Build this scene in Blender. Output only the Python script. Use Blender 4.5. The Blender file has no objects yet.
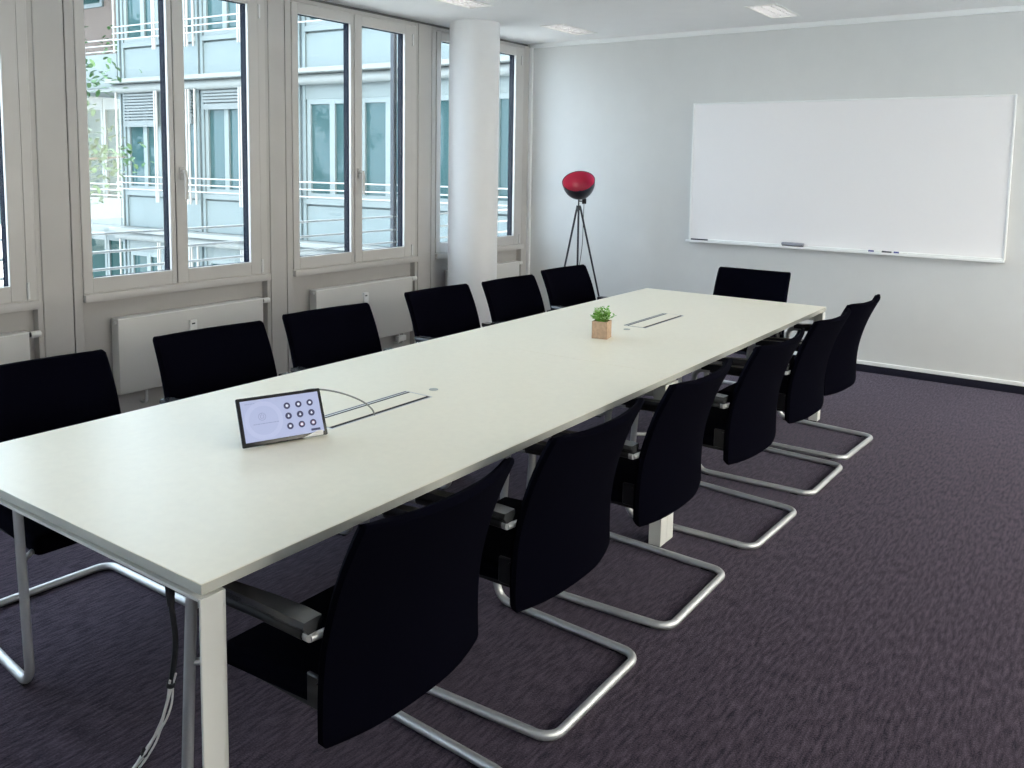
import bpy, bmesh, math, random
from mathutils import Vector, Matrix
random.seed(7)
scn = bpy.context.scene
COL = scn.collection
PI = math.pi

# ------------------------------------------------------------------ helpers
class MB:
    """collects shapes, then links them as ONE mesh object"""
    def __init__(s): s.v = []; s.f = []; s.m = []; s.sm = []
    def add(s, vs, fs, mat=0, smooth=False):
        o = len(s.v); s.v.extend([tuple(v) for v in vs])
        for f in fs: s.f.append(tuple(i + o for i in f)); s.m.append(mat); s.sm.append(smooth)
    def box(s, x0, x1, y0, y1, z0, z1, bev=0.0, seg=2, mat=0, M=None):
        bm = bmesh.new(); bmesh.ops.create_cube(bm, size=1.0)
        for v in bm.verts:
            v.co = Vector(((x0+x1)/2 + v.co.x*(x1-x0), (y0+y1)/2 + v.co.y*(y1-y0), (z0+z1)/2 + v.co.z*(z1-z0)))
        if bev > 0: bmesh.ops.bevel(bm, geom=bm.edges[:], offset=bev, segments=seg, profile=0.5, affect='EDGES')
        if M is not None: bm.transform(M)
        bm.verts.index_update()
        s.add([v.co.copy() for v in bm.verts], [[v.index for v in f.verts] for f in bm.faces], mat, bev > 0)
        bm.free(); return s
    def tube(s, pts, r, n=10, mat=0, closed=False, caps=True):
        pts = [Vector(p) for p in pts]; N = len(pts); ring = []
        t0 = (pts[1]-pts[0]).normalized()
        up = Vector((0,0,1)) if abs(t0.z) < .9 else Vector((1,0,0))
        nrm = (up - t0*up.dot(t0)).normalized(); vs = []
        for i in range(N):
            if closed: t = (pts[(i+1) % N]-pts[i-1]).normalized()
            else: t = (pts[min(i+1,N-1)]-pts[max(i-1,0)]).normalized()
            nrm = (nrm - t*nrm.dot(t)).normalized(); b = t.cross(nrm)
            rr = r[i] if isinstance(r, (list,tuple)) else r
            for k in range(n):
                a = 2*PI*k/n; vs.append(pts[i] + (nrm*math.cos(a) + b*math.sin(a))*rr)
        fs = []
        for i in range(N if closed else N-1):
            j = (i+1) % N
            for k in range(n):
                fs.append([i*n+k, i*n+(k+1)%n, j*n+(k+1)%n, j*n+k])
        if caps and not closed:
            fs.append(list(range(n))[::-1]); fs.append([(N-1)*n+k for k in range(n)])
        s.add(vs, fs, mat, True); return s
    def cyl(s, p0, p1, r, n=16, mat=0): return s.tube([p0, p1], r, n, mat)
    def lathe(s, prof, n=32, mat=0, M=None):
        vs = []; fs = []
        for (r, z) in prof:
            for k in range(n):
                a = 2*PI*k/n; vs.append(Vector((r*math.cos(a), r*math.sin(a), z)))
        for i in range(len(prof)-1):
            for k in range(n):
                fs.append([i*n+k, i*n+(k+1)%n, (i+1)*n+(k+1)%n, (i+1)*n+k])
        if M is not None: vs = [M @ v for v in vs]
        s.add(vs, fs, mat, True); return s
    def build(s, name, mats, parent=None, loc=None, kind=None):
        me = bpy.data.meshes.new(name); me.from_pydata(s.v, [], s.f)
        if not isinstance(mats, (list,tuple)): mats = [mats]
        for m in mats: me.materials.append(m)
        me.polygons.foreach_set('material_index', s.m); me.polygons.foreach_set('use_smooth', s.sm)
        bm = bmesh.new(); bm.from_mesh(me); bmesh.ops.recalc_face_normals(bm, faces=bm.faces[:]); bm.to_mesh(me); bm.free()
        try: me.set_sharp_from_angle(angle=math.radians(40))
        except Exception: pass
        me.update()
        o = bpy.data.objects.new(name, me); COL.objects.link(o)
        if parent is not None: o.parent = parent
        if loc is not None: o.location = loc
        if kind: o['kind'] = kind
        return o

def fillet(pts, rads, seg=6):
    pts = [Vector(p) for p in pts]; out = [pts[0]]
    for i in range(1, len(pts)-1):
        r = rads[i] if isinstance(rads, (list,tuple)) else rads
        a, b, c = pts[i-1], pts[i], pts[i+1]
        u = (a-b).normalized(); w = (c-b).normalized(); ang = u.angle(w)
        if r <= 0 or ang > PI-.02: out.append(b); continue
        d = min(r/math.tan(ang/2), (a-b).length*.49, (c-b).length*.49); rr = d*math.tan(ang/2)
        cen = b + (u+w).normalized()*(rr/math.sin(ang/2))
        p0 = b+u*d - cen; p1 = b+w*d - cen; ax = p0.cross(p1).normalized(); tot = p0.angle(p1)
        for k in range(seg+1): out.append(cen + Matrix.Rotation(tot*k/seg, 3, ax) @ p0)
    out.append(pts[-1]); return out

def smooth_path(pts, n=6):
    P = [Vector(p) for p in pts]; out = []
    for i in range(len(P)-1):
        p0 = P[max(i-1,0)]; p1 = P[i]; p2 = P[i+1]; p3 = P[min(i+2,len(P)-1)]
        for k in range(n):
            t = k/n
            out.append(.5*((2*p1)+(p2-p0)*t+(2*p0-5*p1+4*p2-p3)*t*t+(3*p1-p0-3*p2+p3)*t**3))
    out.append(P[-1]); return out

def thing(name, label, cat, loc=(0,0,0), rz=0, group=None):
    o = bpy.data.objects.new(name, None); COL.objects.link(o); o.empty_display_size = .1
    o.location = loc; o.rotation_euler = (0,0,rz); o['label'] = label; o['category'] = cat
    if group: o['group'] = group
    return o
def tag(o, label, cat, group=None):
    o['label'] = label; o['category'] = cat
    if group: o['group'] = group
    return o
def struct_empty(name):
    o = bpy.data.objects.new(name, None); COL.objects.link(o); o.empty_display_size = .1; o['kind'] = 'structure'; return o
def copy_tree(root):
    r = root.copy(); COL.objects.link(r)
    for ch in list(root.children):
        c = ch.copy(); COL.objects.link(c); c.parent = r
        for g in list(ch.children):
            d = g.copy(); COL.objects.link(d); d.parent = c
    return r

# ------------------------------------------------------------------ materials
def mat(name, col, rough=.5, metal=0.0, spec=.5, emis=None, estr=0.0, coat=0.0):
    m = bpy.data.materials.new(name); m.use_nodes = True
    b = m.node_tree.nodes['Principled BSDF']
    b.inputs['Base Color'].default_value = (*col, 1); b.inputs['Roughness'].default_value = rough
    b.inputs['Metallic'].default_value = metal; b.inputs['Specular IOR Level'].default_value = spec
    b.inputs['Coat Weight'].default_value = coat
    if emis: b.inputs['Emission Color'].default_value = (*emis, 1); b.inputs['Emission Strength'].default_value = estr
    return m
def noisy(m, scale, amount, bump=0.0, detail=3, stretch=(1,1,1), coords='Object', dist=.002):
    """multiply the base colour by a small noise and add a bump from it"""
    nt = m.node_tree; b = nt.nodes['Principled BSDF']; col = b.inputs['Base Color'].default_value[:]
    tc = nt.nodes.new('ShaderNodeTexCoord'); mp = nt.nodes.new('ShaderNodeMapping'); mp.inputs['Scale'].default_value = stretch
    n = nt.nodes.new('ShaderNodeTexNoise'); n.inputs['Scale'].default_value = scale; n.inputs['Detail'].default_value = detail
    nt.links.new(tc.outputs[coords], mp.inputs['Vector']); nt.links.new(mp.outputs['Vector'], n.inputs['Vector'])
    r = nt.nodes.new('ShaderNodeValToRGB')
    lo = [max(0, c*(1-amount)) for c in col[:3]]; hi = [min(1, c*(1+amount)) for c in col[:3]]
    r.color_ramp.elements[0].position = .3; r.color_ramp.elements[1].position = .7
    r.color_ramp.elements[0].color = (*lo,1); r.color_ramp.elements[1].color = (*hi,1)
    nt.links.new(n.outputs['Fac'], r.inputs['Fac']); nt.links.new(r.outputs['Color'], b.inputs['Base Color'])
    if bump > 0:
        bp = nt.nodes.new('ShaderNodeBump'); bp.inputs['Strength'].default_value = bump; bp.inputs['Distance'].default_value = dist
        nt.links.new(n.outputs['Fac'], bp.inputs['Height']); nt.links.new(bp.outputs['Normal'], b.inputs['Normal'])
    return m

M = {}
M['fabric']   = noisy(mat('black_fabric', (.0013,.0013,.0042), 1.0, spec=.03), 900, .35, .25, dist=.001)
M['plastic']  = mat('black_plastic', (.008,.008,.010), .45)
M['pad']      = mat('grey_plastic', (.040,.042,.046), .24, spec=.8)
M['steel']    = mat('satin_steel', (.66,.67,.68), .5, metal=.85)
M['table']    = noisy(mat('white_laminate', (.94,.885,.735), .34, spec=.4), 40, .015)
M['tabedge']  = mat('laminate_edge', (.56,.56,.51), .5)
M['tablemetal'] = mat('white_powder_coat', (.74,.74,.71), .45)
M['flapgap']  = mat('dark_brush', (.012,.012,.016), .8)
M['alu']      = mat('aluminium', (.72,.72,.72), .4, metal=1)
M['disc']     = mat('grey_disc', (.42,.43,.40), .5)
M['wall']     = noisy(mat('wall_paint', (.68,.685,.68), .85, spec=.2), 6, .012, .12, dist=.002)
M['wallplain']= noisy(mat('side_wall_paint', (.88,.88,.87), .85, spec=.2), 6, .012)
M['ceiling']  = noisy(mat('ceiling_paint', (.87,.87,.88), .9, spec=.1), 5, .01)
M['trim']     = mat('white_trim', (.86,.87,.87), .6)
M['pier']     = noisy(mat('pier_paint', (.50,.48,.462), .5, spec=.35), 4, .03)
M['frame']    = noisy(mat('window_frame_paint', (.55,.53,.51), .42, spec=.4), 5, .02)
M['gasket']   = mat('dark_gasket', (.008,.011,.02), 1.0, spec=.0)
M['gap']      = mat('dark_gap', (.045,.045,.048), .8)
M['recess_shade']   = mat('recess_shade_grey', (.17,.17,.165), .8)
M['radiator'] = mat('radiator_enamel', (.66,.645,.62), .35)
M['valveblack'] = mat('valve_black', (.02,.02,.02), .5)
M['white']    = mat('white_plastic', (.82,.82,.80), .4)
M['column']   = noisy(mat('column_paint', (.80,.80,.81), .55, spec=.3), 5, .01)
M['board']    = mat('whiteboard_enamel', (.86,.84,.85), .28, spec=.45)
M['kraft']    = noisy(mat('kraft_paper', (.52,.355,.24), .8), 70, .12)
M['soil']     = mat('dark_soil', (.05,.035,.02), .95)
M['leafA']    = mat('leaf_green', (.20,.48,.05), .5)
M['leafB']    = mat('leaf_pale', (.50,.70,.28), .5)
M['lampblack']= mat('lamp_black_metal', (.012,.012,.022), .33)
M['lampred']  = mat('lamp_red_lining', (.62,.055,.125), .32)
M['cable']    = mat('grey_cable', (.22,.215,.2), .5)
M['wirewhite']= mat('white_cable', (.78,.77,.74), .5)
M['wireblack']= mat('black_cable', (.012,.012,.014), .5)
M['screen']   = mat('tablet_screen', (.02,.02,.025), .15, emis=(.335,.375,.545), estr=1.0)
M['icondark'] = mat('icon_dark', (.02,.02,.04), .3, emis=(.02,.022,.06), estr=1.0)
M['iconlight']= mat('icon_light', (.02,.02,.04), .3, emis=(.6,.63,.72), estr=1.0)
M['iconred']  = mat('icon_red', (.02,.02,.04), .3, emis=(.55,.2,.24), estr=1.0)
M['screenpale']= mat('screen_pale', (.02,.02,.03), .2, emis=(.365,.405,.57), estr=1.0)
M['screengrey']= mat('screen_grey', (.02,.02,.03), .2, emis=(.23,.26,.38), estr=1.0)
M['bezel']    = mat('tablet_bezel', (.008,.008,.01), .2)
M['marker_dark'] = mat('marker_dark', (.03,.03,.045), .4)
M['marker_blue'] = mat('marker_blue', (.05,.07,.25), .4)
M['eraser']   = mat('eraser_grey', (.30,.31,.36), .7)
M['skirt']    = noisy(mat('carpet_skirting', (.016,.016,.028), .95, spec=.1), 200, .4, .3)
M['reflector']= mat('louvre_reflector', (.85,.85,.86), .3, metal=.6)
M['lamp_on']  = mat('luminaire_tube', (.9,.9,.9), .5, emis=(1,.955,.89), estr=1.7)
# outside
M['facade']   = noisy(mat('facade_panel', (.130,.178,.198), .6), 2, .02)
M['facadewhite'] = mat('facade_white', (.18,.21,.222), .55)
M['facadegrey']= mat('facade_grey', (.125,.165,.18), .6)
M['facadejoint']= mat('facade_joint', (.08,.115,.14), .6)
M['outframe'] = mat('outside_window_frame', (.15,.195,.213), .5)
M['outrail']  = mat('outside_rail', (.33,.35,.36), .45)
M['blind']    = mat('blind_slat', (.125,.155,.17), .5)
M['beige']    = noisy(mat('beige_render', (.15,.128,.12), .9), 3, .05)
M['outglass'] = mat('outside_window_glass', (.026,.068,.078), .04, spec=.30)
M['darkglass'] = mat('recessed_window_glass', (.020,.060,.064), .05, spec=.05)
M['ground']   = noisy(mat('courtyard_paving', (.66,.66,.64), .9), 3, .2)
M['bark']     = mat('bark', (.12,.09,.07), .9)
M['treeA']    = mat('tree_leaf', (.022,.085,.022), .55)
M['treeB']    = mat('tree_leaf_pale', (.05,.14,.045), .55)
M['guide']    = mat('blind_guide_metal', (.026,.033,.045), .6)

def carpet():
    m = bpy.data.materials.new('purple_loop_carpet'); m.use_nodes = True; nt = m.node_tree; b = nt.nodes['Principled BSDF']
    b.inputs['Roughness'].default_value = .95; b.inputs['Specular IOR Level'].default_value = .12
    b.inputs['Sheen Weight'].default_value = .2; b.inputs['Sheen Roughness'].default_value = .4; b.inputs['Sheen Tint'].default_value = (.80,.74,1,1)
    tc = nt.nodes.new('ShaderNodeTexCoord')
    def nz(scale, st, det):
        mp = nt.nodes.new('ShaderNodeMapping'); mp.inputs['Scale'].default_value = st
        n = nt.nodes.new('ShaderNodeTexNoise'); n.inputs['Scale'].default_value = scale; n.inputs['Detail'].default_value = det
        nt.links.new(tc.outputs['Object'], mp.inputs['Vector']); nt.links.new(mp.outputs['Vector'], n.inputs['Vector']); return n
    a = nz(1, (17, 80, 1), 2); c = nz(1, (170, 230, 1), 2)
    mx = nt.nodes.new('ShaderNodeMix'); mx.inputs[0].default_value = .42
    nt.links.new(a.outputs['Fac'], mx.inputs[2]); nt.links.new(c.outputs['Fac'], mx.inputs[3])
    r = nt.nodes.new('ShaderNodeValToRGB'); e = r.color_ramp.elements
    e[0].position = .36; e[0].color = (.011,.009,.016,1); e[1].position = .64; e[1].color = (.080,.059,.080,1)
    nt.links.new(mx.outputs[0], r.inputs['Fac']); nt.links.new(r.outputs['Color'], b.inputs['Base Color'])
    bp = nt.nodes.new('ShaderNodeBump'); bp.inputs['Strength'].default_value = .8; bp.inputs['Distance'].default_value = .006
    nt.links.new(mx.outputs[0], bp.inputs['Height']); nt.links.new(bp.outputs['Normal'], b.inputs['Normal'])
    return m
M['carpet'] = carpet()
def glass():
    m = bpy.data.materials.new('window_glass'); m.use_nodes = True; nt = m.node_tree
    nt.nodes.remove(nt.nodes['Principled BSDF']); out = nt.nodes['Material Output']
    tr = nt.nodes.new('ShaderNodeBsdfTransparent'); tr.inputs['Color'].default_value = (.95,.985,.985,1)
    gl = nt.nodes.new('ShaderNodeBsdfGlossy'); gl.inputs['Roughness'].default_value = .0
    fr = nt.nodes.new('ShaderNodeFresnel'); ge = nt.nodes.new('ShaderNodeNewGeometry'); ma = nt.nodes.new('ShaderNodeMapRange')
    ma.inputs['To Min'].default_value = 1.45; ma.inputs['To Max'].default_value = 1/1.45       # the same reflection on both faces of the pane
    nt.links.new(ge.outputs['Backfacing'], ma.inputs['Value']); nt.links.new(ma.outputs['Result'], fr.inputs['IOR'])
    mx = nt.nodes.new('ShaderNodeMixShader')
    nt.links.new(fr.outputs[0], mx.inputs[0]); nt.links.new(tr.outputs[0], mx.inputs[1]); nt.links.new(gl.outputs[0], mx.inputs[2])
    nt.links.new(mx.outputs[0], out.inputs['Surface']); return m
M['glass'] = glass()

# ------------------------------------------------------------------ dimensions
XB = 6.172; YL = 3.385; XF = -3.0; YR = -3.3; ZC = 2.785; H = .74
TL, TW = 4.576, 1.262

# ------------------------------------------------------------------ room shell
b = MB(); b.box(XF, XB, YR, YL+.10, -.06, 0); b.build('floor', M['carpet'], kind='structure')
lumX = [5.54, 3.99, 2.44, .89, -.66, -2.21]; lumY = [2.56, .76, -1.04, -2.5]
LW, LD = .56, .21
b = MB()                                                    # ceiling slab with an opening for each luminaire
xs = sorted([XF, XB] + [x-LW/2 for x in lumX] + [x+LW/2 for x in lumX]); ys = sorted([YR, YL+.10] + [y-LD/2 for y in lumY] + [y+LD/2 for y in lumY])
for i in range(len(xs)-1):
    for j in range(len(ys)-1):
        cx, cy = (xs[i]+xs[i+1])/2, (ys[j]+ys[j+1])/2
        if any(abs(cx-x) < LW/2 for x in lumX) and any(abs(cy-y) < LD/2 for y in lumY): continue
        b.box(xs[i], xs[i+1], ys[j], ys[j+1], ZC, ZC+.12)
b.build('ceiling', M['ceiling'], kind='structure')
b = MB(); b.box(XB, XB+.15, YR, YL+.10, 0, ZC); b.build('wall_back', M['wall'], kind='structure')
RW = [(-.3, 1.7, .85), (2.0, 4.0, .85), (4.2, 5.95, .03)]; RZ1 = 2.5     # unseen openings added for fill daylight: two windows and a glazed door
b = MB(); b.box(XF, XB, YR-.15, YR, RZ1, ZC)
re = [XF] + [e for p in RW for e in p[:2]] + [XB]
for k in range(0, len(re), 2): b.box(re[k], re[k+1], YR-.15, YR, 0, RZ1)
for p in RW: b.box(p[0], p[1], YR-.15, YR, 0, p[2])
b.build('wall_right', M['wallplain'], kind='structure')
b = MB(); b.box(XF-.15, XF, YR, YL+.10, 0, ZC); b.build('wall_front', M['wallplain'], kind='structure')
b = MB(); b.box(XB-.022, XB, YR, YL, ZC-.042, ZC, .003); b.build('trim_1', M['trim'], kind='structure')         # strip along the ceiling
b = MB(); b.box(XB-.03, XB, YL-.035, YL, 0, ZC-.042, .004); b.build('trim_2', M['trim'], kind='structure')      # corner strip
b = MB(); b.box(XB-.012, XB, YR, YL-.035, 0, .060, .002); bb = b.build('baseboard_back', M['skirt'], kind='structure')
b = MB(); b.box(XB-.016, XB, YR, YL-.035, .060, .090, .003); b.build('trim_3', M['trim'], kind='structure')      # white ledge over the skirting
b = MB(); b.box(XF, 4.2, YR, YR+.012, 0, .07); b.build('baseboard_right', M['skirt'], kind='structure')

# window wall: piers between the windows, a panelled niche below each
MOD = 1.573; W0 = [-3+.085, -1.585, .015, 1.596, 3.150, 4.730]; WW = 1.325; ZS = .82; ZT = 2.732; ZG = 2.760
b = MB()
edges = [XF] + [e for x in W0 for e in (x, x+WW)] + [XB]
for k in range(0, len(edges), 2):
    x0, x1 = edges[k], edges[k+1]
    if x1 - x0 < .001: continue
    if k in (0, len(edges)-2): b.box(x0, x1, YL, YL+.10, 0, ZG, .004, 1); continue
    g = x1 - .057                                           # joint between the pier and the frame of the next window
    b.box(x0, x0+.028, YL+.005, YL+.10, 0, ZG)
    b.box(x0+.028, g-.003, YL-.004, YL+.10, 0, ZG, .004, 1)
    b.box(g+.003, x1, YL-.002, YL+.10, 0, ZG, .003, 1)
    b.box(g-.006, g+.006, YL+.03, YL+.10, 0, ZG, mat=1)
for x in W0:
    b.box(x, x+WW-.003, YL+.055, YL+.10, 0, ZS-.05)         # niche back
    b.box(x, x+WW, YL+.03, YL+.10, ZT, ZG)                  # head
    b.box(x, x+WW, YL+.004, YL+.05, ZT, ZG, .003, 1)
b.box(XF, XB, YL+.04, YL+.10, ZG, ZC, mat=2)                      # shadow gap under the ceiling, its shade painted in as grey
b.build('wall_left', [M['pier'], M['gap'], M['recess_shade']], kind='structure')

def sash(parent, x0, x1, z0, z1, fl, fr, name='sash'):
    f = .085; y0, ym, y1 = YL-.010, YL+.016, YL+.072
    m = MB()
    m.box(x0, x0+fl, y0, ym, z0, z1, .003, 1); m.box(x1-fr, x1, y0, ym, z0, z1, .003, 1)
    m.box(x0+fl-.002, x1-fr+.002, y0, ym, z0, z0+f, .003, 1); m.box(x0+fl-.002, x1-fr+.002, y0, ym, z1-.072, z1, .003, 1)
    s = m.build(name, M['frame'], parent)
    m = MB()                                                # dark outer side of the sash
    m.box(x0, x0+fl-.002, ym, y1, z0, z1); m.box(x1-fr+.002, x1, ym, y1, z0, z1)
    m.box(x0+fl, x1-fr, ym, y1, z0, z0+f-.004); m.box(x0+fl, x1-fr, ym, y1, z1-.070, z1)
    m.build('gasket', M['gasket'], s)
    m = MB(); m.box(x0+fl-.01, x1-fr+.01, ym+.004, ym+.010, z0+f-.006, z1-.062); m.build('pane', M['glass'], s)
    return s
for k, x in enumerate(W0):
    w = struct_empty('window_%d' % (k+1)); xe = x+WW; xm = x+.609; fr = .058
    m = MB()
    m.box(x-.03, x+.004, YL+.03, YL+.09, ZS, ZT, .003, 1); m.box(xe-fr, xe, YL-.002, YL+.09, ZS, ZT, .004, 1)
    m.box(x, xe-fr, YL+.004, YL+.09, ZT-.008, ZT); m.box(x, xe-fr, YL-.002, YL+.09, ZS, ZS+.006)
    m.build('window_frame', M['frame'], w)
    sash(w, x, xm-.003, ZS+.007, ZT-.009, .058, .034); s2 = sash(w, xm+.003, xe-fr-.003, ZS+.007, ZT-.009, .078, .085)
    m = MB(); m.box(xm-.004, xm+.004, YL-.002, YL+.05, ZS+.01, ZT-.02); m.build('centre_joint', M['gap'], w)
    m = MB(); hx = xm+.042                                  # handle: rosette and lever hanging down
    m.box(hx-.015, hx+.015, YL-.022, YL-.010, 1.48, 1.56, .004, 1); m.cyl((hx, YL-.02, 1.53), (hx, YL-.06, 1.53), .010)
    m.tube(fillet([(hx, YL-.055, 1.54), (hx, YL-.062, 1.50), (hx, YL-.062, 1.36)], .02), [.011]+[.011]*7+[.009], 8)
    m.build('window_handle', M['frame'], w)
    for hz in (ZS+.06, ZT-.12):
        m = MB(); m.cyl((xe-fr+.002, YL-.014, hz-.045), (xe-fr+.002, YL-.014, hz+.045), .008, 10); m.build('hinge', M['alu'], w)
    m = MB(); m.box(x-.002, xe+.004, YL-.032, YL+.12, ZS-.046, ZS, .004, 2); m.build('window_sill', M['frame'], w)
    m = MB(); m.box(x-.02, xe+.02, YL+.10, YL+.30, ZS-.06, ZS+.01, .004, 1); m.build('outer_sill', M['facadewhite'], w)
for k, (x0, x1, RZ0) in enumerate(RW):                          # frames and panes of the added daylight openings in the right wall
    w = struct_empty('window_%d' % (k+7) if k < 2 else 'fill_door_1'); f = .06; xm = (x0+x1)/2
    m = MB(); m.box(x0, x0+f, YR-.09, YR-.02, RZ0, RZ1, .004, 1); m.box(x1-f, x1, YR-.09, YR-.02, RZ0, RZ1, .004, 1); m.box(xm-f/2, xm+f/2, YR-.09, YR-.02, RZ0, RZ1, .004, 1)
    m.box(x0+f, x1-f, YR-.09, YR-.02, RZ0, RZ0+f, .004, 1); m.box(x0+f, x1-f, YR-.09, YR-.02, RZ1-f, RZ1, .004, 1); m.build('window_frame', M['frame'], w)
    m = MB(); m.box(x0+f-.01, xm, YR-.06, YR-.054, RZ0+f-.01, RZ1-f+.01); m.box(xm, x1-f+.01, YR-.06, YR-.054, RZ0+f-.01, RZ1-f+.01); m.build('pane', M['glass'], w)
    m = MB(); m.box(x0, x1, YR-.02, YR+.03, RZ0-.02, RZ0, .005, 2); m.build('window_sill' if k < 2 else 'threshold', M['frame'], w)

# round column in front of the last window
b = MB(); b.lathe([(.213, 0), (.213, ZC)], 64)
b.build('column', M['column'], loc=(4.865, 3.075, 0), kind='structure')

# ------------------------------------------------------------------ recessed louvre luminaires
def luminaire():
    t = thing('ceiling_light', '', 'ceiling light', (0,0,ZC), 0, 'louvre lights recessed in the ceiling')
    m = MB(); w, d, h = LW/2, LD/2, .10; e = .012
    m.box(-w, w, -d, -d+.004, 0, h); m.box(-w, w, d-.004, d, 0, h); m.box(-w, -w+.004, -d, d, 0, h); m.box(w-.004, w, -d, d, 0, h); m.box(-w, w, -d, d, h, h+.004)
    m.build('housing', M['reflector'], t)
    m = MB()
    m.box(-w-e, w+e, -d-e, -d+.006, -.005, .002); m.box(-w-e, w+e, d-.006, d+e, -.005, .002); m.box(-w-e, -w+.006, -d+.006, d-.006, -.005, .002); m.box(w-.006, w+e, -d+.006, d-.006, -.005, .002)
    m.build('frame', M['white'], t)
    m = MB()
    for i in range(1, 8): m.box(-w+LW*i/8-.001, -w+LW*i/8+.001, -d+.004, d-.004, .004, .036)
    for y in (-d/3, d/3): m.box(-w+.004, w-.004, y-.001, y+.001, .004, .036)
    m.build('louvre', M['reflector'], t)
    m = MB()
    for y in (-d*.62, 0, d*.62): m.cyl((-w+.03, y, .072), (w-.03, y, .072), .011, 8)
    m.build('lamp_tube', M['lamp_on'], t)
    return t
proto = luminaire(); first = True
seen = {(0,0): 'recessed louvre light nearest the back wall on the window side, left of column top line', (0,1): 'recessed louvre light in the ceiling near the back wall above the whiteboard edge', (1,0): 'recessed louvre light in the ceiling before the round column at top edge'}
seen[(0,0)] = 'recessed louvre light in the ceiling corner between round column and back wall'
for i, x in enumerate(lumX):
    for j, y in enumerate(lumY):
        t = proto if first else copy_tree(proto); first = False
        t.location = (x, y, ZC)
        t['label'] = seen.get((i,j), 'recessed louvre ceiling light beyond the top edge of the picture')

# ------------------------------------------------------------------ radiators
def radiator():
    t = thing('radiator', '', 'radiator', (0,0,0), 0, 'radiators under the windows')
    L = 1.068; m = MB(); y0, y1 = -.012, .062
    m.box(0, L, y0, y0+.008, .19, .650, .006, 2); m.box(0, L, y1-.008, y1, .19, .650)
    m.box(0, .012, y0+.004, y1, .19, .650, .003, 1); m.box(L-.012, L, y0+.004, y1, .19, .650, .003, 1)
    for i in range(26): m.box(.02+i*.0405, .045+i*.0405, y0+.008, y1-.008, .20, .64)
    m.build('panel', M['radiator'], t)
    m = MB(); m.box(0, L, y0, y1, .646, .656, .002, 1)
    for i in range(30): m.box(.02+i*.0352, .044+i*.0352, y0+.015, y1-.01, .656, .657)
    m.build('top_grille', M['white'], t)
    m = MB(); m.cyl((L, .02, .632), (L+.022, .02, .632), .013); m.build('valve_collar', M['valveblack'], t)
    m = MB(); m.cyl((L+.02, .02, .632), (L+.072, .02, .632), .019, 20); m.build('thermostat_knob', M['white'], t)
    m = MB(); m.cyl((-.014, .015, .63), (.0, .015, .63), .011, 12); m.build('vent_plug', M['alu'], t)
    m = MB(); m.box(.475, .525, -.034, -.012, .47, .585, .004, 2); hm = m.build('heat_meter', M['white'], t)
    m = MB(); m.box(.485, .507, -.0355, -.033, .557, .566); m.build('meter_display', M['valveblack'], hm)
    for dx in (.19, .93, .985):
        m = MB(); m.tube(fillet([(dx, .02, .20), (dx, .02, .10), (dx, .08, .10)], .03), .009, 8); m.build('pipe', M['white'], t)
    m = MB(); m.box(.91, 1.005, .0, .04, .12, .165, .005, 2); m.build('pipe_valve', M['white'], t)
    for bx in (.2, .9):
        m = MB(); m.box(bx-.015, bx+.015, .055, .077, .28, .56); m.build('wall_bracket', M['white'], t)
    return t
radl = {2: 'white panel radiator under the leftmost window at the left picture edge', 3: 'white panel radiator under the large window left of centre, behind the first chairs', 4: 'white panel radiator under the window just left of the round column', 5: 'white panel radiator partly hidden behind the round column'}
pr = radiator(); first = True
for k, x in enumerate(W0):
    if k < 2: continue
    t = pr if first else copy_tree(pr); first = False
    t.location = (x+.188, YL-.022, 0); t['label'] = radl[k]

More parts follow.
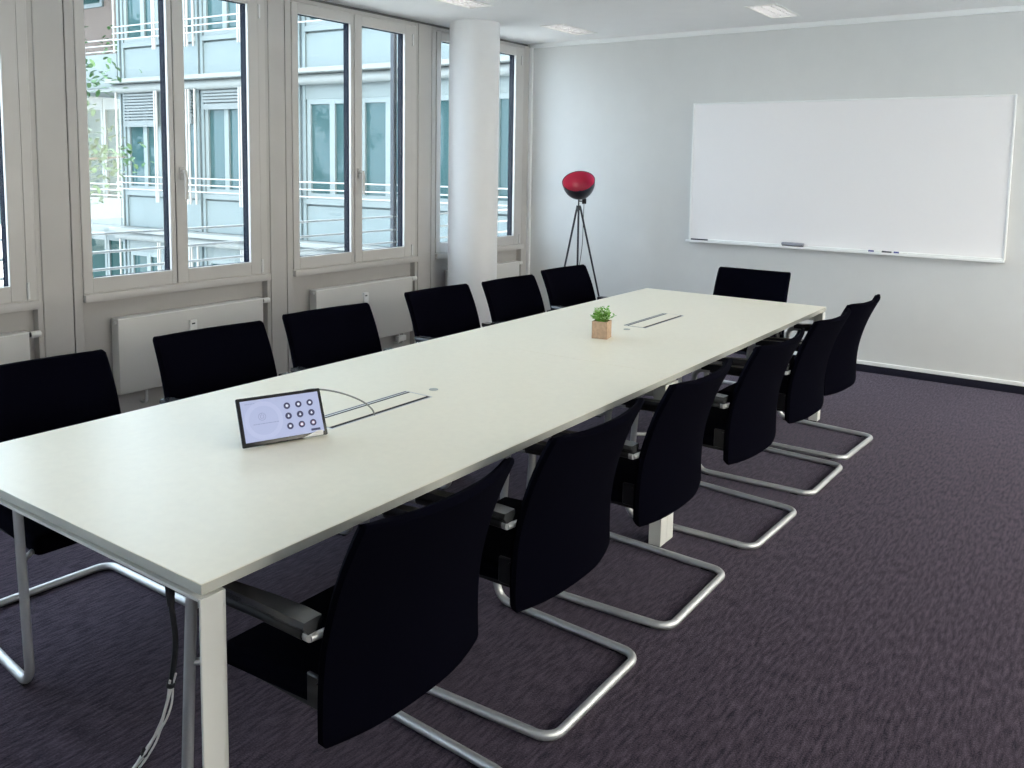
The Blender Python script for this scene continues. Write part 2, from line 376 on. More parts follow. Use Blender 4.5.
# ------------------------------------------------------------------ conference tables
def table():
    t = thing('conference_table', '', 'table', (0,0,0), 0, 'pair of joined conference tables'); L = TL/2; lw, pl = .063, .055
    m = MB(); m.box(.0005, L-.0005, 0, TW, H-.025, H, .0015, 1)
    m.m = [1 if abs(sum(m.v[i][2] for i in f)/len(f)-(H-.0125)) < .011 else 0 for f in m.f]
    m.build('tabletop', [M['table'], M['tabedge']], t)
    zt = H-.035
    for (x, sx) in ((0, 1), (L, -1)):
        for (y, sy) in ((.004, 1), (TW-.004, -1)):
            m = MB(); X = sorted((x+sx*.001, x+sx*lw)); Y = sorted((y, y+sy*.007)); m.box(X[0], X[1], Y[0], Y[1], .006, zt, .001, 1)
            X = sorted((x+sx*(lw-.007), x+sx*lw)); Y = sorted((y, y+sy*pl)); m.box(X[0], X[1], Y[0], Y[1], .006, zt, .001, 1)
            lg = m.build('leg', M['tablemetal'], t)
            m = MB(); X = sorted((x+sx*.02, x+sx*(lw))); Y = sorted((y+sy*.004, y+sy*pl*.8)); m.box(X[0], X[1], Y[0], Y[1], 0, .008); m.build('foot_glide', M['plastic'], lg)
    for (x, sx) in ((0, 1), (L, -1)):                       # end rails: angle profile, open to the outside
        m = MB(); X = sorted((x+sx*.001, x+sx*lw)); m.box(X[0], X[1], .012, TW-.012, zt-.007, zt)
        X = sorted((x+sx*(lw-.007), x+sx*lw)); m.box(X[0], X[1], .06, TW-.06, zt-.05, zt-.007); m.build('end_rail', M['tablemetal'], t)
    for y in (.30, TW-.30):
        m = MB(); m.box(lw+.001, L-lw-.001, y-.02, y+.02, zt-.05, zt, .002, 1); m.build('long_rail', M['tablemetal'], t)
    for x in (.35, L-.35):
        m = MB(); m.box(x-.03, x+.03, .2, TW-.2, zt, H-.025); m.build('spacer', M['plastic'], t)
    m = MB(); cx, cy = L/2, TW/2; fw, fd = .248, .062       # cable tray under the flap
    m.box(cx-.3, cx+.3, cy-.09, cy-.085, zt-.11, zt); m.box(cx-.3, cx+.3, cy+.085, cy+.09, zt-.11, zt); m.box(cx-.3, cx+.3, cy-.09, cy+.09, zt-.115, zt-.11); m.build('cable_tray', M['tablemetal'], t)
    m = MB()
    m.box(cx-fw, cx+fw, cy-fd, cy+fd, H-.004, H+.0006, mat=1)           # brush slots show at the long sides
    m.box(cx-fw, cx+fw, cy+fd-.010, cy+fd-.002, H, H+.0016, mat=0); m.box(cx-fw, cx+fw, cy-fd-.003, cy-fd+.001, H-.002, H+.0016, mat=0)
    m.box(cx-fw-.004, cx-fw, cy-fd-.003, cy+fd, H-.002, H+.0016, mat=0); m.box(cx+fw, cx+fw+.004, cy-fd-.003, cy+fd, H-.002, H+.0016, mat=0)
    m.box(cx-fw, cx+fw, cy+fd-.002, cy+fd+.004, H-.002, H+.0014, mat=1); m.box(cx-fw, cx+fw, cy+fd+.004, cy+fd+.007, H-.002, H+.0016, mat=0)
    fl = m.build('flap_frame', [M['alu'], M['flapgap']], t)
    m = MB(); m.box(cx-fw+.004, cx+fw-.004, cy-fd+.020, cy+fd-.022, H-.001, H+.0022, .0008, 1); m.build('cable_flap', M['table'], fl)
    return t
t1 = table(); t1['label'] = 'near half of the long white conference table, carrying the tablet'
t2 = copy_tree(t1); t2.location = (TL/2, 0, 0); t2['label'] = 'far half of the long white conference table, carrying the small plant'
def disc(x, y, par):
    m = MB(); m.cyl((x, y, H-.003), (x, y, H+.0012), .018, 24); d = m.build('inlay_disc', M['disc'], par); return d
disc(1.480, .632, t1); disc(3.072-TL/2, .632, t2)
for c in t2.children:
    if c.name.startswith('flap_frame'): c.location.x = -.018

# ------------------------------------------------------------------ cantilever chairs
def chair():
    t = thing('conference_chair', '', 'chair', (0,0,0), 0, 'black cantilever chairs around the table')
    xs_, r = .291, .0140; m = MB()
    xr = .262                                                # the sled narrows towards its closed end
    half = [(0,-.303,r), (xr,-.303,r), (xs_,.296,r), (xs_,.254,.600), (xs_,.17,.606)]
    p = [(-x,y,z) for (x,y,z) in half[::-1]][:-1] + half[1:]
    m.tube(fillet(p, [0,.07,.06,.055,.055,.06,.07,0], 7), r, 12)
    m.build('tube_frame', M['steel'], t)
    for s in (-1, 1):
        m = MB(); m.tube([(s*xs_,.172,.606), (s*xs_,.0,.612), (s*xs_,-.146,.612)], .0138, 12); m.build('arm_support', M['plastic'], t)
    m = MB(); m.box(-.240, .240, -.185, .235, .405, .465, .024, 4)                     # cushion
    for i, (x,y,z) in enumerate(m.v):
        if y > .12: m.v[i] = (x, y, z - .035*((y-.12)/.115)**2)
    m.build('seat', M['fabric'], t)
    m = MB(); m.box(-.232, .232, -.19, .20, .392, .408, .006, 2); m.build('seat_shell', M['plastic'], t)
    for s in (-1, 1):
        m = MB(); m.tube([(s*.19, .17, .394), (s*xs_, .268, .40)], .009, 8); m.tube([(s*.19, .17, .394), (s*.19, -.16, .394)], .009, 8); m.build('seat_support', M['steel'], t)
        m = MB()                                                                      # arm pad, wider towards the back
        sec = []
        for y, w_, z1 in ((.215,.0165,.634), (.10,.020,.642), (-.02,.026,.648), (-.12,.029,.650), (-.165,.027,.649)):
            for (dx, dz) in ((-1,0), (-.9,1), (.9,1), (1,0), (.5,-.7), (-.5,-.7)):
                sec.append((s*.286+dx*w_, y, z1-.012+dz*(.013 if dz > 0 else .026)))
        n = 6; fs = [[i*n+k, i*n+(k+1)%n, (i+1)*n+(k+1)%n, (i+1)*n+k] for i in range(4) for k in range(n)] + [list(range(n)), [24+k for k in range(n)]]
        m.add(sec, fs, 0, True); m.build('armrest', M['pad'], t)
        m = MB(); m.cyl((s*.286, -.142, .610), (s*.286, -.160, .610), .0145, 12); m.cyl((s*.286, -.156, .604), (s*.236, -.166, .604), .009, 10); m.build('arm_joint', M['steel'], t)
        m = MB(); m.cyl((s*.236, -.15, .47), (s*.262, -.15, .47), .014, 12); m.box(s*.244-.006, s*.244+.006, -.165, -.10, .41, .49, .004, 1); m.build('back_bracket', M['plastic'], t)
        for y in (-.22, .24):
            m = MB(); xg = xr+(xs_-xr)*(y+.303)/.6; m.box(s*xg-.012, s*xg+.012, y-.02, y+.02, 0, .008, .003, 1); m.build('floor_glide', M['plastic'], t)
    # backrest: a curved shell, hollow to the sitter, leaning back at the top
    prof = [(-.168,.356), (-.166,.43), (-.168,.505), (-.178,.583), (-.198,.663), (-.226,.743), (-.256,.81), (-.285,.867)]
    NU, NV = 16, 24; th = .014
    def P(u, v):
        k = v*(len(prof)-1); i = min(int(k), len(prof)-2); f = k-i
        pp = [prof[max(i-1,0)], prof[i], prof[i+1], prof[min(i+2,len(prof)-1)]]
        def cr(a): p0,p1,p2,p3 = [q[a] for q in pp]; return .5*(2*p1+(p2-p0)*f+(2*p0-5*p1+4*p2-p3)*f*f+(3*p1-p0-3*p2+p3)*f**3)
        y, z = cr(0), cr(1); w_ = .270 - .010*v
        d = (z-.356)
        if d < .014: w_ -= .014 - math.sqrt(max(0, .014**2-(.014-d)**2))
        d = (.867-z)
        if d < .008: w_ -= .008 - math.sqrt(max(0, .008**2-(.008-d)**2))
        return Vector((u*w_, y - .047*(1-u*u), z + .006*u*u*v))
    vs_ = [0, .004, .010, .018, .03] + [.03 + .95*i/(NV-8) for i in range(1, NV-7)] + [.988, .994, 1]
    us_ = [-1+2*i/NU for i in range(NU+1)]
    G = [[P(u, v) for u in us_] for v in vs_]; nv, nu = len(vs_), len(us_)
    fr_, bk = [], []
    for j in range(nv):
        for i in range(nu):
            du = G[j][min(i+1,nu-1)]-G[j][max(i-1,0)]; dv = G[min(j+1,nv-1)][i]-G[max(j-1,0)][i]
            nn = du.cross(dv)
            nn = nn.normalized() if nn.length > 1e-9 else Vector((0,-1,0))
            if nn.y < 0: nn = -nn
            nn.z = max(-.5, min(.5, nn.z)); nn.normalize()
            fr_.append(G[j][i]+nn*th); bk.append(G[j][i]-nn*th)
    q = lambda j,i: j*nu+i; fs = []
    o = nv*nu
    for j in range(nv-1):
        for i in range(nu-1):
            fs.append([q(j,i), q(j,i+1), q(j+1,i+1), q(j+1,i)]); fs.append([o+q(j,i), o+q(j+1,i), o+q(j+1,i+1), o+q(j,i+1)])
    rim = [(0,i) for i in range(nu)] + [(j,nu-1) for j in range(1,nv)] + [(nv-1,i) for i in range(nu-2,-1,-1)] + [(j,0) for j in range(nv-2,0,-1)]
    cen = Vector((0,-.2,.6)); ring = []
    for (j,i) in rim:
        d = Vector(((i-nu/2)/(nu/2) if i in (0,nu-1) else 0, 0, -1 if j == 0 else (1 if j == nv-1 else 0)))
        if d.length > 0: d.normalize()
        ring.append(G[j][i] + d*.008)
    vs = fr_ + bk + ring; R0 = 2*o; n = len(rim)
    for k in range(n):
        a, c = rim[k], rim[(k+1)%n]
        fs.append([q(*a), R0+k, R0+(k+1)%n, q(*c)]); fs.append([R0+k, o+q(*a), o+q(*c), R0+(k+1)%n])
    m = MB(); m.add(vs, fs, 0, True); m.build('backrest', M['fabric'], t)
    return t
ch = chair(); used = False
# right row: x, y of the sled centre, turn; then the window row, then the head of the table
chairs = []
for i, (x, y, a) in enumerate([(.444,.005,0), (1.160,.002,0), (1.898,-.008,0), (2.712,-.032,-2.5), (3.474,-.045,-1.5), (4.135,-.045,-3.5)]):
    chairs.append((x, y, a, ['black chair nearest the camera on the right side, its back filling the foreground',
        'second black chair from the camera on the right side of the table', 'third black chair from the camera on the right side, hiding the middle table leg',
        'fourth black chair from the camera on the right side of the table', 'fifth black chair from the camera, second from the far end on the right side',
        'black chair at the far end of the right row, nearest the back wall'][i]))
for i, (x, y, a) in enumerate([(.470,1.390,-2.5), (1.240,1.428,-3.5), (1.915,1.432,-5), (2.832,1.482,-3.5), (3.478,1.424,-2.5), (4.215,1.468,-3.5)]):
    chairs.append((x, y, 180+a, ['black chair at the near end of the window row, cut by the left picture edge',
        'black chair on the window side in front of the large window radiator, beyond the tablet', 'third black chair from the left on the window side of the table',
        'black chair on the window side just left of the round column', 'black chair on the window side in front of the round column foot',
        'black chair on the window side nearest the red lamp'][i]))
chairs.append((4.785, .655, 90, 'black chair at the far head of the table under the whiteboard'))
for (x, y, a, lab) in chairs:
    t = copy_tree(ch) if used else ch; used = True
    t.location = (x, y, 0); t.rotation_euler = (0,0,math.radians(a)); t['label'] = lab

# ------------------------------------------------------------------ whiteboard with its tray things
by0, by1, bz0, bz1 = -.820, 1.642, .968, 2.163
t = thing('whiteboard', 'large wall-mounted whiteboard with slim aluminium frame and tray', 'whiteboard', (XB-.02, (by0+by1)/2, bz0))
hw = (by1-by0)/2; hh = bz1-bz0
m = MB(); m.box(-.004, .018, -hw+.01, hw-.01, .01, hh-.01); m.build('panel', M['board'], t)
m = MB(); f = .014
m.box(-.012, .02, -hw, -hw+f, 0, hh, .003, 1); m.box(-.012, .02, hw-f, hw, 0, hh, .003, 1); m.box(-.012, .02, -hw+f, hw-f, hh-f, hh, .003, 1); m.box(-.012, .02, -hw+f, hw-f, 0, f, .003, 1)
m.build('frame', M['trim'], t)
m = MB(); m.box(-.072, -.006, -hw, hw, -.012, -.002, .003, 1); m.box(-.074, -.068, -hw, hw, -.012, .006, .002, 1); m.build('pen_tray', M['trim'], t)
zt = bz0-.002
def marker(y, ang, ln, cap, label, x=XB-.06):
    t = thing('whiteboard_marker', label, 'marker', (x, y, zt+.0095), ang, 'markers on the whiteboard tray')
    m = MB(); m.cyl((0,-ln*.5,0), (0,ln*.12,0), .0085, 12); m.build('barrel', M['white'] if cap != 'marker_dark' else M['marker_dark'], t)
    m = MB(); m.cyl((0,ln*.12,0), (0,ln*.5,0), .0092, 12); m.build('cap', M[cap], t); return t
marker(1.53, .05, .15, 'marker_dark', 'dark marker alone at the left end of the whiteboard tray', XB-.05)
marker(.06, .1, .11, 'marker_blue', 'blue-capped marker on the tray right of the eraser, leftmost of the small group')
marker(-.02, -.1, .07, 'marker_dark', 'short dark marker in the middle of the small group on the tray')
marker(-.12, .05, .10, 'marker_blue', 'rightmost white-barrelled marker of the small group on the tray', XB-.05)
t = thing('board_eraser', 'grey whiteboard eraser lying near the middle of the tray', 'eraser', (XB-.055, .71, zt+.001))
m = MB(); m.box(-.02, .02, -.085, .085, 0, .012, .003, 1); m.build('felt', M['marker_dark'], t)
m = MB(); m.box(-.022, .022, -.09, .09, .012, .036, .008, 3); m.build('grip', M['eraser'], t)

# ------------------------------------------------------------------ tripod floor lamp
t = thing('tripod_floor_lamp', 'black tripod floor lamp with a dome shade lined in red, in the corner', 'floor lamp', (5.72, 2.53, 0))
fwd = Vector((-.817,-.576,0)); rt = Vector((.576,-.817,0)); zap = 1.235
for (dr, df) in ((.30,.02), (-.24,-.02), (-.015,.26)):
    foot = rt*dr + fwd*df
    top = foot*.05; m = MB(); m.tube([(foot.x, foot.y, .006), (top.x, top.y, zap)], [.008,.010], 8); lg = m.build('leg', M['lampblack'], t)
    m = MB(); m.cyl((foot.x, foot.y, 0), (foot.x*.992, foot.y*.992, .02), .011, 10); m.build('foot_cap', M['plastic'], lg)
m = MB(); m.cyl((0,0,zap-.03), (0,0,zap+.012), .022, 16); m.cyl((0,0,zap+.01), (0,0,zap+.105), .007, 10); m.build('hub', M['lampblack'], t)
kn = rt*.045 + fwd*.01
m = MB(); m.tube([(0,0,zap+.052), (kn.x,kn.y,zap+.052)], .006, 8); a = rt*.030+fwd*.01; c = rt*.066+fwd*.01
m.cyl((a.x,a.y,zap+.052), (c.x,c.y,zap+.052), .025, 14); m.build('tilt_knob', M['plastic'], t)
nrm = (Vector((0,0,1))*.80 + fwd*.60 - rt*.16).normalized(); Rm = nrm.to_track_quat('Z','Y').to_matrix().to_4x4()
base = Vector((0,0,zap+.096)) + rt*.014
def dome(R, depth, n=14): return [(R*math.sin(k/n*PI/2)**.9, depth*(1-math.cos(k/n*PI/2))) for k in range(n+1)]
Md = Matrix.Translation(base) @ Rm
m = MB(); m.lathe([(max(r,.0005), z) for r,z in dome(.146,.172)], 40, 0, Md); m.lathe([(.146,.172), (.1475,.175), (.1435,.175), (.1425,.172)], 40, 0, Md); sh = m.build('lamp_shade', M['lampblack'], t)
m = MB(); m.lathe([(max(r,.0005), z+.004) for r,z in dome(.1425,.168)], 40, 0, Md); m.build('shade_lining', M['lampred'], sh)
m = MB(); m.lathe([(.0005,.01), (.018,.012), (.018,.05), (.0005,.052)], 16, 0, Md); m.build('bulb_socket', M['lampblack'], t)
cp = [base + rt*.035 + Vector((0,0,-.03)), rt*.045 + Vector((0,0,1.1)), rt*.035 + fwd*.03 + Vector((0,0,.85)), -rt*.02 + fwd*.05 + Vector((0,0,.55)), -rt*.16 + fwd*.02 + Vector((0,0,.15)), -rt*.25 + Vector((0,0,.006)), -rt*.42 - fwd*.05 + Vector((0,0,.006))]
m = MB(); m.tube(smooth_path(cp), .0028, 6); m.build('power_cord', M['wireblack'], t)

# ------------------------------------------------------------------ small plant
t = thing('potted_plant', 'small green plant in a square brown paper pot on the table', 'potted plant', (2.790, .628, H), math.radians(12))
m = MB(); s_ = .040; hh_ = .088
m.box(-s_, s_, -s_, -s_+.004, 0, hh_, .001, 1); m.box(-s_, s_, s_-.004, s_, 0, hh_, .001, 1); m.box(-s_, -s_+.004, -s_, s_, 0, hh_, .001, 1); m.box(s_-.004, s_, -s_, s_, 0, hh_, .001, 1); m.box(-s_, s_, -s_, s_, 0, .004)
m.build('pot', M['kraft'], t)
m = MB(); m.box(-s_+.004, s_-.004, -s_+.004, s_-.004, .004, .078); m.build('soil', M['soil'], t)
def leaf_mesh(mb, p, d, up, ln, wd, mat_):
    d = d.normalized(); s = d.cross(up)
    s = s.normalized() if s.length > 1e-4 else Vector((1,0,0)); n = s.cross(d).normalized()
    v = [p, p+d*ln*.35+s*wd*.5+n*ln*.06, p+d*ln*.75+s*wd*.42+n*ln*.04, p+d*ln-n*ln*.05, p+d*ln*.75-s*wd*.42+n*ln*.04, p+d*ln*.35-s*wd*.5+n*ln*.06, p+d*ln*.5-n*ln*.02]
    mb.add(v, [[0,1,6],[1,2,6],[2,3,6],[3,4,6],[4,5,6],[5,0,6]], mat_, False)
fol = MB(); st = MB(); rg = random.Random(3)
for i in range(46):
    a = rg.uniform(0, 2*PI); sp = rg.uniform(0, 1)**.6; hgt = rg.uniform(.035, .088)*(1-.35*sp)
    tip = Vector((math.cos(a)*sp*.064+.005, math.sin(a)*sp*.064-.008, .078+hgt)); b0 = Vector((math.cos(a)*sp*.022, math.sin(a)*sp*.022, .076))
    st.tube([b0, (b0+tip)*.5+Vector((0,0,.006)), tip], .0011, 5)
    for k in range(7):
        f_ = .45+.55*k/6; p = b0.lerp(tip, f_); aa = a + rg.uniform(-2.4, 2.4)
        leaf_mesh(fol, p, Vector((math.cos(aa), math.sin(aa), rg.uniform(.0,.9))), Vector((0,0,1)), rg.uniform(.013,.022), rg.uniform(.009,.014), 0 if rg.random() < .62 else 1)
fo = fol.build('foliage', [M['leafA'], M['leafB']], t); st.build('stem', M['leafA'], t)

# ------------------------------------------------------------------ tablet on a tilted stand
e = Vector((.935,-.354,0)); yaw_t = math.atan2(e.y, e.x)
t = thing('tablet', 'tilted touchscreen tablet with black bezel standing on the near table', 'tablet', (.711, .573, H+.003), yaw_t)
W_, h_, al = .272, .156, math.radians(62)
Mt = Matrix.Rotation(-(PI/2-al), 4, 'X')                    # x right, z up the screen, -y towards the viewer
m = MB(); m.box(-W_/2, W_/2, 0, .011, .003, h_, .004, 3, M=Mt); m.build('bezel', M['bezel'], t)
def flat(mb, cx, cz, w, h, y, mat_=0): mb.box(cx-w/2, cx+w/2, y-.0003, y, cz-h/2, cz+h/2, mat=mat_, M=Mt)
cz0 = .0825
m = MB(); m.box(-W_/2+.011, W_/2-.011, -.0006, .0002, .016, h_-.011, M=Mt)
def ringdisc(mb, cx, cz, r0, r1, y, mat_, n=24):
    vs = []; fs = []
    for k in range(n):
        a = 2*PI*k/n
        for r in (r0, r1): vs.append(Mt @ Vector((cx+r*math.cos(a), y, cz+r*math.sin(a))))
    for k in range(n): j = (k+1) % n; fs.append([2*k, 2*k+1, 2*j+1, 2*j])
    mb.add(vs, fs, mat_, False)
ringdisc(m, -.060, .078, .0, .060, -.0009, 1); ringdisc(m, -.060, .078, .0, .046, -.0011, 0)
ringdisc(m, -.064, .090, .0105, .0120, -.0014, 2)                                    # round emblem with a thin outline
for (dx, dz, w, h) in ((-.005,.001,.0016,.011), (.005,.001,.0016,.011), (0,.006,.0016,.008), (0,-.005,.010,.0014)): flat(m, -.064+dx, .090+dz, w, h, -.0014, 2)
xx = -.094
for w in (.006,.004,.007,.003,.010,.005,.011,.004,.007,.006): flat(m, xx+w/2, .068, w, .0022, -.0014, 2); xx += w+.0018
xx = -.112
for w in (.008,.005,.009,.004): flat(m, xx+w/2, .134, w, .0018, -.0014, 2); xx += w+.0016
flat(m, .098, .025, .030, .007, -.0014, 3)
sc = m.build('screen', [M['screen'], M['screenpale'], M['screengrey'], M['icondark']], t)
for r_ in range(3):
    for c_ in range(3):
        m = MB(); cx, cz = .0185+.0375*c_, .1125-.0325*r_
        ringdisc(m, cx, cz, 0, .0106, -.0016, 0); mid = 2 if (r_ == 2 and c_ > 0) else 1
        if r_ == 0: ringdisc(m, cx, cz, 0, .0046, -.0020, 1, 8)
        elif r_ == 1: flat(m, cx, cz, .0035, .008, -.0020, 1); flat(m, cx, cz-.001, .007, .0022, -.0020, 1)
        else: ringdisc(m, cx, cz, 0, .0046, -.0020, 1, 6); ringdisc(m, cx, cz, .0046, .0052, -.0020, 2 if c_ else 0)
        m.build('app_icon', [M['icondark'], M['iconlight'], M['iconred']], sc)
m = MB(); m.box(-.07, .07, .004, .105, 0, .006, .002, 1)
vs = [(-.06,.02,.006), (.06,.02,.006), (.06,.095,.006), (-.06,.095,.006), (-.06,.052,.085), (.06,.052,.085)]
m.add(vs, [[0,1,5,4],[1,2,5],[2,3,4,5],[3,0,4],[0,3,2,1]]); m.build('stand', M['plastic'], t)
m = MB(); m.add([Mt@Vector(p) for p in ((.052,-.002,.003), (.118,-.004,.004), (.121,-.004,.019), (.100,-.003,.019), (.052,.003,.003), (.118,.003,.004), (.121,.003,.019), (.100,.003,.019))], [[0,1,2,3],[4,5,6,7],[0,1,5,4],[1,2,6,5],[2,3,7,6],[3,0,4,7]]); m.build('corner_tag', M['white'], t)

m = MB(); m.tube(smooth_path([(.775,.655,.805), (.80,.635,.860), (.845,.612,.876), (.935,.588,.852), (1.025,.574,.808), (1.078,.569,.766), (1.092,.568,.735)], 8), .0028, 8)
tag(m.build('tablet_cable', M['cable'], None), 'thin grey cable arching from the tablet into the table slot', 'cable')

# ------------------------------------------------------------------ cable bundle hanging at the near end of the table
t = thing('hanging_cables', 'bundle of black and white cables hanging from near table end to floor', 'cable', (0,0,0))
path = [(.05,.185,.697), (.05,.187,.63), (.05,.172,.54), (.05,.190,.44), (.05,.215,.36), (.05,.262,.27), (.05,.352,.15), (.06,.43,.03), (.10,.50,.008), (.2,.56,.006)]
P = smooth_path(path, 6)
m = MB(); m.tube(P[:20], .0065, 8); m.tube(P[:8], [.012]*4+[.011,.0095,.009,.0085], 8); m.build('black_sleeve', M['wireblack'], t)
for (dx, dy, r, mt, i0) in ((.004,.003,.0036,'wirewhite',17), (-.006,-.003,.0028,'wirewhite',18), (.002,-.007,.0026,'wirewhite',17)):
    m = MB(); Q = [p + Vector((dx, dy*(.6+1.3*abs(math.sin(i*.33))), 0)) for i, p in enumerate(P)][i0:]; m.tube(Q, r, 6); m.build('wire', M[mt], t)
for k in (5, 19, 33):
    m = MB(); p = P[k]; d = (P[k+1]-p).normalized(); m.tube([p-d*.006, p+d*.006], .010, 10); m.build('cable_tie', M['wireblack'], t)

# ------------------------------------------------------------------ outside: railing in front of the windows
t = thing('window_railing', 'white metal railing with three thin bars just outside the windows', 'railing', (0, 4.0, 0))
for z in (.875, .99, 1.112):
    m = MB(); m.tube([(-3.2,0,z), (9.0,0,z)], .0095, 8); m.build('rail', M['outrail'], t)
for k in range(7):
    x = 4.875+MOD*(k-5)
    m = MB(); m.box(x-.022, x-.006, -.01, .03, -.3, 3.3); m.box(x+.008, x+.022, -.01, .03, -.3, 3.3); m.build('post', M['guide'], t)
b = MB(); b.box(-60, 60, -60, 90, -3.5, -3.4); b.build('courtyard_ground', M['ground'], kind='structure')

# ------------------------------------------------------------------ outside: the office wing across the courtyard
P0 = Vector((9.53, 12.30, 0)); ANG = math.atan2(.9975, -.07)
ob = thing('office_building', 'pale white and blue office wing across the courtyard with balcony rails', 'building', P0, ANG)
# local frame: x runs along the facade (away), y points towards our windows, z up
JT = [3.53, 1.08, -1.63, -4.34, -7.05, -9.4]; ZF = (-3.05, 0, 3.05)
m = MB(); m.box(-9.4, 3.66, -.5, -.06, -3.4, 6.3); m.build('wall', M['facade'], ob)
for z0 in ZF:
    for k in range(5):
        a, c = JT[k+1]+.10, JT[k]-.10
        m = MB(); m.box(a, c, -.06, .0, z0+.17, z0+.80, .006, 1); m.build('spandrel_panel', M['facade'], ob)
        m = MB(); m.box(a, c, -.06, .035, z0+.83, z0+.93, .006, 1); m.build('sill_strip', M['outframe'], ob)
        m = MB(); m.box(a, c, -.06, .02, z0+2.70, z0+2.95); m.build('blind_box', M['facadegrey'], ob)
        L_ = c - a
        for wi, (s0, s1) in enumerate(((c-.02, c-1.12), (c-1.28, a+.05))):
            m = MB(); fw_ = .085; zz0, zz1 = z0+.93, z0+2.70
            m.box(s1, s1+fw_, -.06, .01, zz0, zz1); m.box(s0-fw_, s0, -.06, .01, zz0, zz1); xm_ = s0-.60
            m.box(xm_-.06, xm_+.06, -.06, .012, zz0, zz1); m.box(s1+fw_, s0-fw_, -.06, .01, zz1-.09, zz1); m.box(s1+fw_, s0-fw_, -.06, .01, zz0, zz0+.10)
            wdw = m.build('window', M['outframe'], ob)
            m = MB(); m.box(s1+fw_, xm_-.06, -.04, -.03, zz0+.1, zz1-.09); m.box(xm_+.06, s0-fw_, -.04, -.03, zz0+.1, zz1-.09); m.build('pane', M['outglass'], wdw)
            low = {(0,0,0): 2.25, (0,0,1): 2.30, (0,1,0): 2.56, (0,1,1): 2.5}.get((0 if z0 == 0 else 9, k, wi))
            if low:
                m = MB(); z = z0+2.93
                while z > z0+low+.13: m.box(s1+.02, s0-.02, .05, .10, z-.052, z-.012); z -= .06
                m.box(s1+.02, s0-.02, .045, .105, z0+low, z0+low+.11); m.build('blind', M['blind'], ob)
        for z in (.97, 1.10, 1.23):
            m = MB(); m.tube([(JT[k+1],.20,z0+z), (JT[k],.20,z0+z)], .014, 6); m.build('balcony_rail', M['outrail'], ob)
        for x in (JT[k]-.03, JT[k+1]+.14, JT[k+1]+.21, c-1.17, c-1.23):
            m = MB(); m.box(x-.013, x+.013, .17, .20, z0+.72, z0+2.96); m.build('blind_rod', M['outrail'], ob)
    for x in JT:
        m = MB(); m.box(x-.10, x-.035, -.06, .03, z0+.17, z0+2.95); m.box(x+.035, x+.10, -.06, .03, z0+.17, z0+2.95); m.box(x-.035, x+.035, -.06, -.01, z0+.17, z0+2.95, mat=1); m.build('pilaster', [M['facade'], M['facadejoint']], ob)
    m = MB(); m.tube([(-9.4,.12,z0+3.035), (3.66,.12,z0+3.035)], .095, 16); m.build('eave_tube', M['facadewhite'], ob)
    m = MB(); m.box(-9.4, 3.66, -.06, .34, z0+3.13, z0+3.215, .01, 1); m.build('slab_edge', M['facadewhite'], ob)
# a wing standing back to the left of it, with balconies and a beige rear wall
ab = thing('apartment_building', 'beige building with white balconies left of the office wing', 'building', P0, ANG)
m = MB(); m.box(3.70, 12, -2.6, -2.1, -3.4, 7.5); m.build('wall', M['beige'], ab)
for z0 in ZF:
    m = MB(); m.box(3.70, 12, -2.1, .02, z0+3.0, z0+3.16); m.build('balcony_slab', M['facadewhite'], ab)
    m = MB(); m.box(3.70, 12, -.10, .0, z0+.16, z0+.74, .006, 1); m.build('parapet', M['facadegrey'], ab)
    m = MB(); m.box(3.70, 12, .0, .06, z0+.02, z0+.17, .02, 2); m.build('band', M['facadegrey'], ab)
    for z in (.80, .92, 1.04):
        m = MB(); m.tube([(3.70,-.05,z0+z), (12,-.05,z0+z)], .014, 6); m.build('balcony_rail', M['outrail'], ab)
for z0 in (-3.05, 0):
    for k in range(3):
        x0 = 3.75+2.0*k
        m = MB(); m.box(x0, x0+.08, -1.1, -1.0, z0+.16, z0+3.0); m.box(x0+1.9, x0+1.98, -1.1, -1.0, z0+.16, z0+3.0); m.box(x0+.08, x0+1.9, -1.1, -1.0, z0+2.72, z0+3.0); w_ = m.build('window', M['outframe'], ab)
        m = MB(); m.box(x0+.08, x0+1.9, -1.06, -1.04, z0+.16, z0+2.72); m.build('pane', M['darkglass'], w_)
for x0 in (4.55, 7.2):
    m = MB(); m.box(x0, x0+1.1, -2.1, -2.05, 5.35, 6.8); w_ = m.build('window', M['outframe'], ab)
    m = MB(); m.box(x0+.1, x0+1.0, -2.05, -2.04, 5.45, 6.7); m.build('pane', M['darkglass'], w_)

bp_ = thing('balcony_bush', 'small green bush in a pot on the upper balcony of the beige building', 'plant', P0 + Vector((-.07*4.35-.9975*(-.55), .9975*4.35-.07*(-.55), 3.16)), ANG)
m = MB(); m.lathe([(.10, 0), (.16, .30), (.15, .30), (.0005, .27)], 14); m.build('pot', M['beige'], bp_)
m = MB(); rg = random.Random(8)
for i in range(160):
    p = Vector((rg.gauss(0,.22), rg.gauss(0,.15), .75+rg.gauss(0,.22)))
    leaf_mesh(m, p, Vector((rg.uniform(-1,1), rg.uniform(-1,1), rg.uniform(-.3,.9))), Vector((0,0,1)), .13, .07, i % 2)
m.build('foliage', [M['treeA'], M['treeB']], bp_)

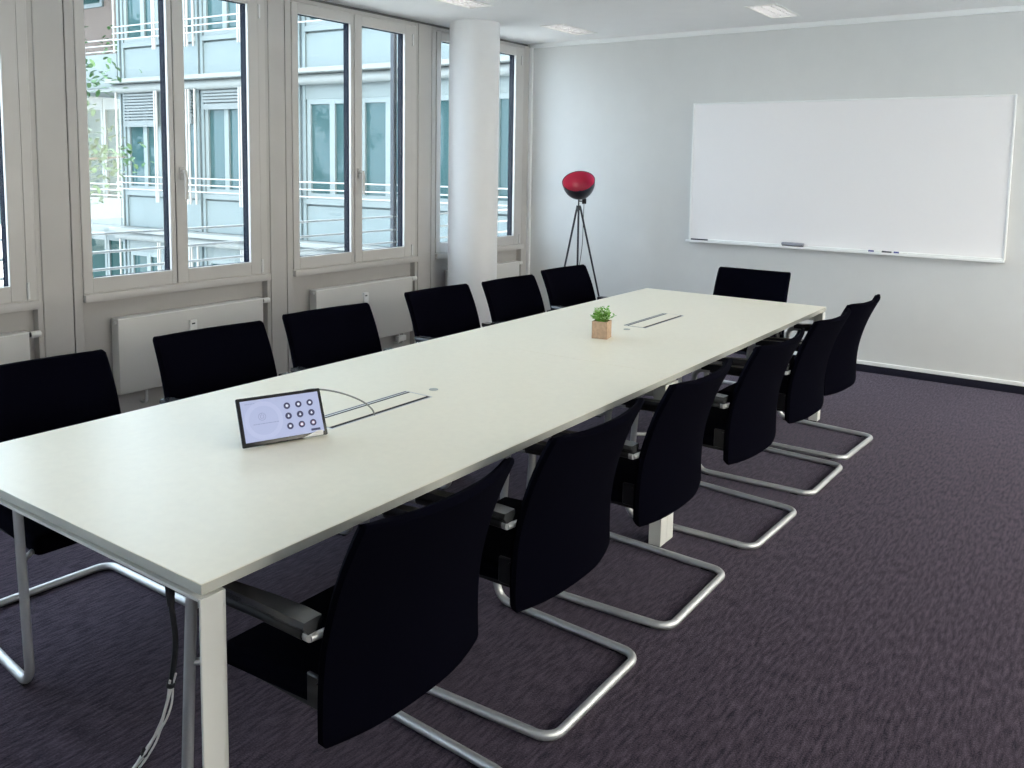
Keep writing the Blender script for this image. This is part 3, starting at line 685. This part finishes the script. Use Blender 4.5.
# ------------------------------------------------------------------ outside: trees in the courtyard
def tree(loc, h, crown, n, leaf, label, seed, narrow=.2):
    r_ = random.Random(seed); t = thing('courtyard_tree', label, 'tree', loc)
    m = MB(); m.tube(smooth_path([(0,0,0), (.05,.02,h*.35), (-.04,.05,h*.7), (0,0,h)], 4), [.12-.08*i/12 for i in range(13)], 8); m.build('trunk', M['bark'], t)
    tips = []
    for i in range(34):
        a = r_.uniform(0, 2*PI); z = r_.uniform(h*.45, h*1.0); rr = crown*r_.uniform(.5, 1)*math.sqrt(max(narrow, 1-((z/h-.84)/(.14 if narrow < .2 else .35))**2))
        p0 = Vector((0,0,z-.4)); p1 = Vector((math.cos(a)*rr, math.sin(a)*rr, z+r_.uniform(-.2,.3)))
        m = MB(); m.tube([p0, p0.lerp(p1,.5)+Vector((0,0,.1)), p1], [.025,.015,.006], 5)
        if i < 12: m.build('branch', M['bark'], t)
        tips.append((p0, p1))
    m = MB()
    for i in range(n):
        p0, p1 = r_.choice(tips); p = p0.lerp(p1, r_.uniform(.35,1.08)) + Vector((r_.gauss(0,.11), r_.gauss(0,.11), r_.gauss(0,.11)))
        leaf_mesh(m, p, Vector((r_.uniform(-1,1), r_.uniform(-1,1), r_.uniform(-.9,.3))), Vector((r_.uniform(-.4,.4), r_.uniform(-.4,.4), 1)), leaf*r_.uniform(.7,1.2), leaf*.55, 0 if r_.random() < .5 else 1)
    m.build('foliage', [M['treeA'], M['treeB']], t); return t
tree((3.50, 7.65, -3.4), 6.4, .88, 4600, .085, 'green leafy tree in the courtyard, its leafy twigs showing in the large left window', 5, .15)
tree((6.2, 18.3, -3.4), 8.5, 1.7, 4500, .14, 'tall green tree standing deep in the courtyard, mirrored in the office windows', 12)

tree((4.3, 14.3, -3.4), 8.0, 1.5, 4500, .14, 'broad green tree in the courtyard before the tall one, mirrored in the office windows', 21)
tree((2.3, 12.2, -3.4), 7.5, 1.5, 4000, .14, 'nearer green courtyard tree beyond the left picture edge, mirrored in office windows', 23)

# ------------------------------------------------------------------ light: overcast sky
w = bpy.data.worlds.new('overcast'); scn.world = w; w.use_nodes = True; nt = w.node_tree
bg = nt.nodes['Background']
# hazy bright sky: warmer on the sunny side (-Y), cooler over the courtyard (+Y)
tc = nt.nodes.new('ShaderNodeTexCoord'); sx = nt.nodes.new('ShaderNodeSeparateXYZ'); rp = nt.nodes.new('ShaderNodeValToRGB'); mr = nt.nodes.new('ShaderNodeMapRange')
mr.inputs['From Min'].default_value = -1; mr.inputs['From Max'].default_value = 1
rp.color_ramp.elements[0].position = .25; rp.color_ramp.elements[0].color = (1,.90,.79,1)
rp.color_ramp.elements[1].position = .75; rp.color_ramp.elements[1].color = (.74,.87,1.04,1)
nt.links.new(tc.outputs['Generated'], sx.inputs[0]); nt.links.new(sx.outputs['Y'], mr.inputs['Value']); nt.links.new(mr.outputs['Result'], rp.inputs['Fac']); nt.links.new(rp.outputs['Color'], bg.inputs['Color'])
bg.inputs['Strength'].default_value = 6.5

# ------------------------------------------------------------------ camera
cam = bpy.data.cameras.new('camera'); co = bpy.data.objects.new('camera', cam); COL.objects.link(co)
C_ = Vector((-1.03164, -1.49926, 1.61453)); ya, pt, ro = .613894, -.102743, .0154804
fv = Vector((math.cos(ya)*math.cos(pt), math.sin(ya)*math.cos(pt), math.sin(pt))); r0 = Vector((math.sin(ya), -math.cos(ya), 0)); u0 = r0.cross(fv)
rv = r0*math.cos(ro) + u0*math.sin(ro); uv = -r0*math.sin(ro) + u0*math.cos(ro)
mw = Matrix((rv, uv, -fv)).transposed().to_4x4(); mw.translation = C_; co.matrix_world = mw
cam.sensor_fit = 'HORIZONTAL'; cam.sensor_width = 36; cam.lens = 866.432/1024*36; cam.shift_y = -(384-252.944)/1024
cam.clip_start = .05; cam.clip_end = 200
scn.camera = co
vs = scn.view_settings; vs.view_transform = 'Standard'; vs.look = 'None'; vs.gamma = 1.0; vs.exposure = 0.36; vs.use_curve_mapping = False
scn.cycles.max_bounces = 10; scn.cycles.diffuse_bounces = 6; scn.cycles.transparent_max_bounces = 12; scn.cycles.sample_clamp_indirect = 6.0
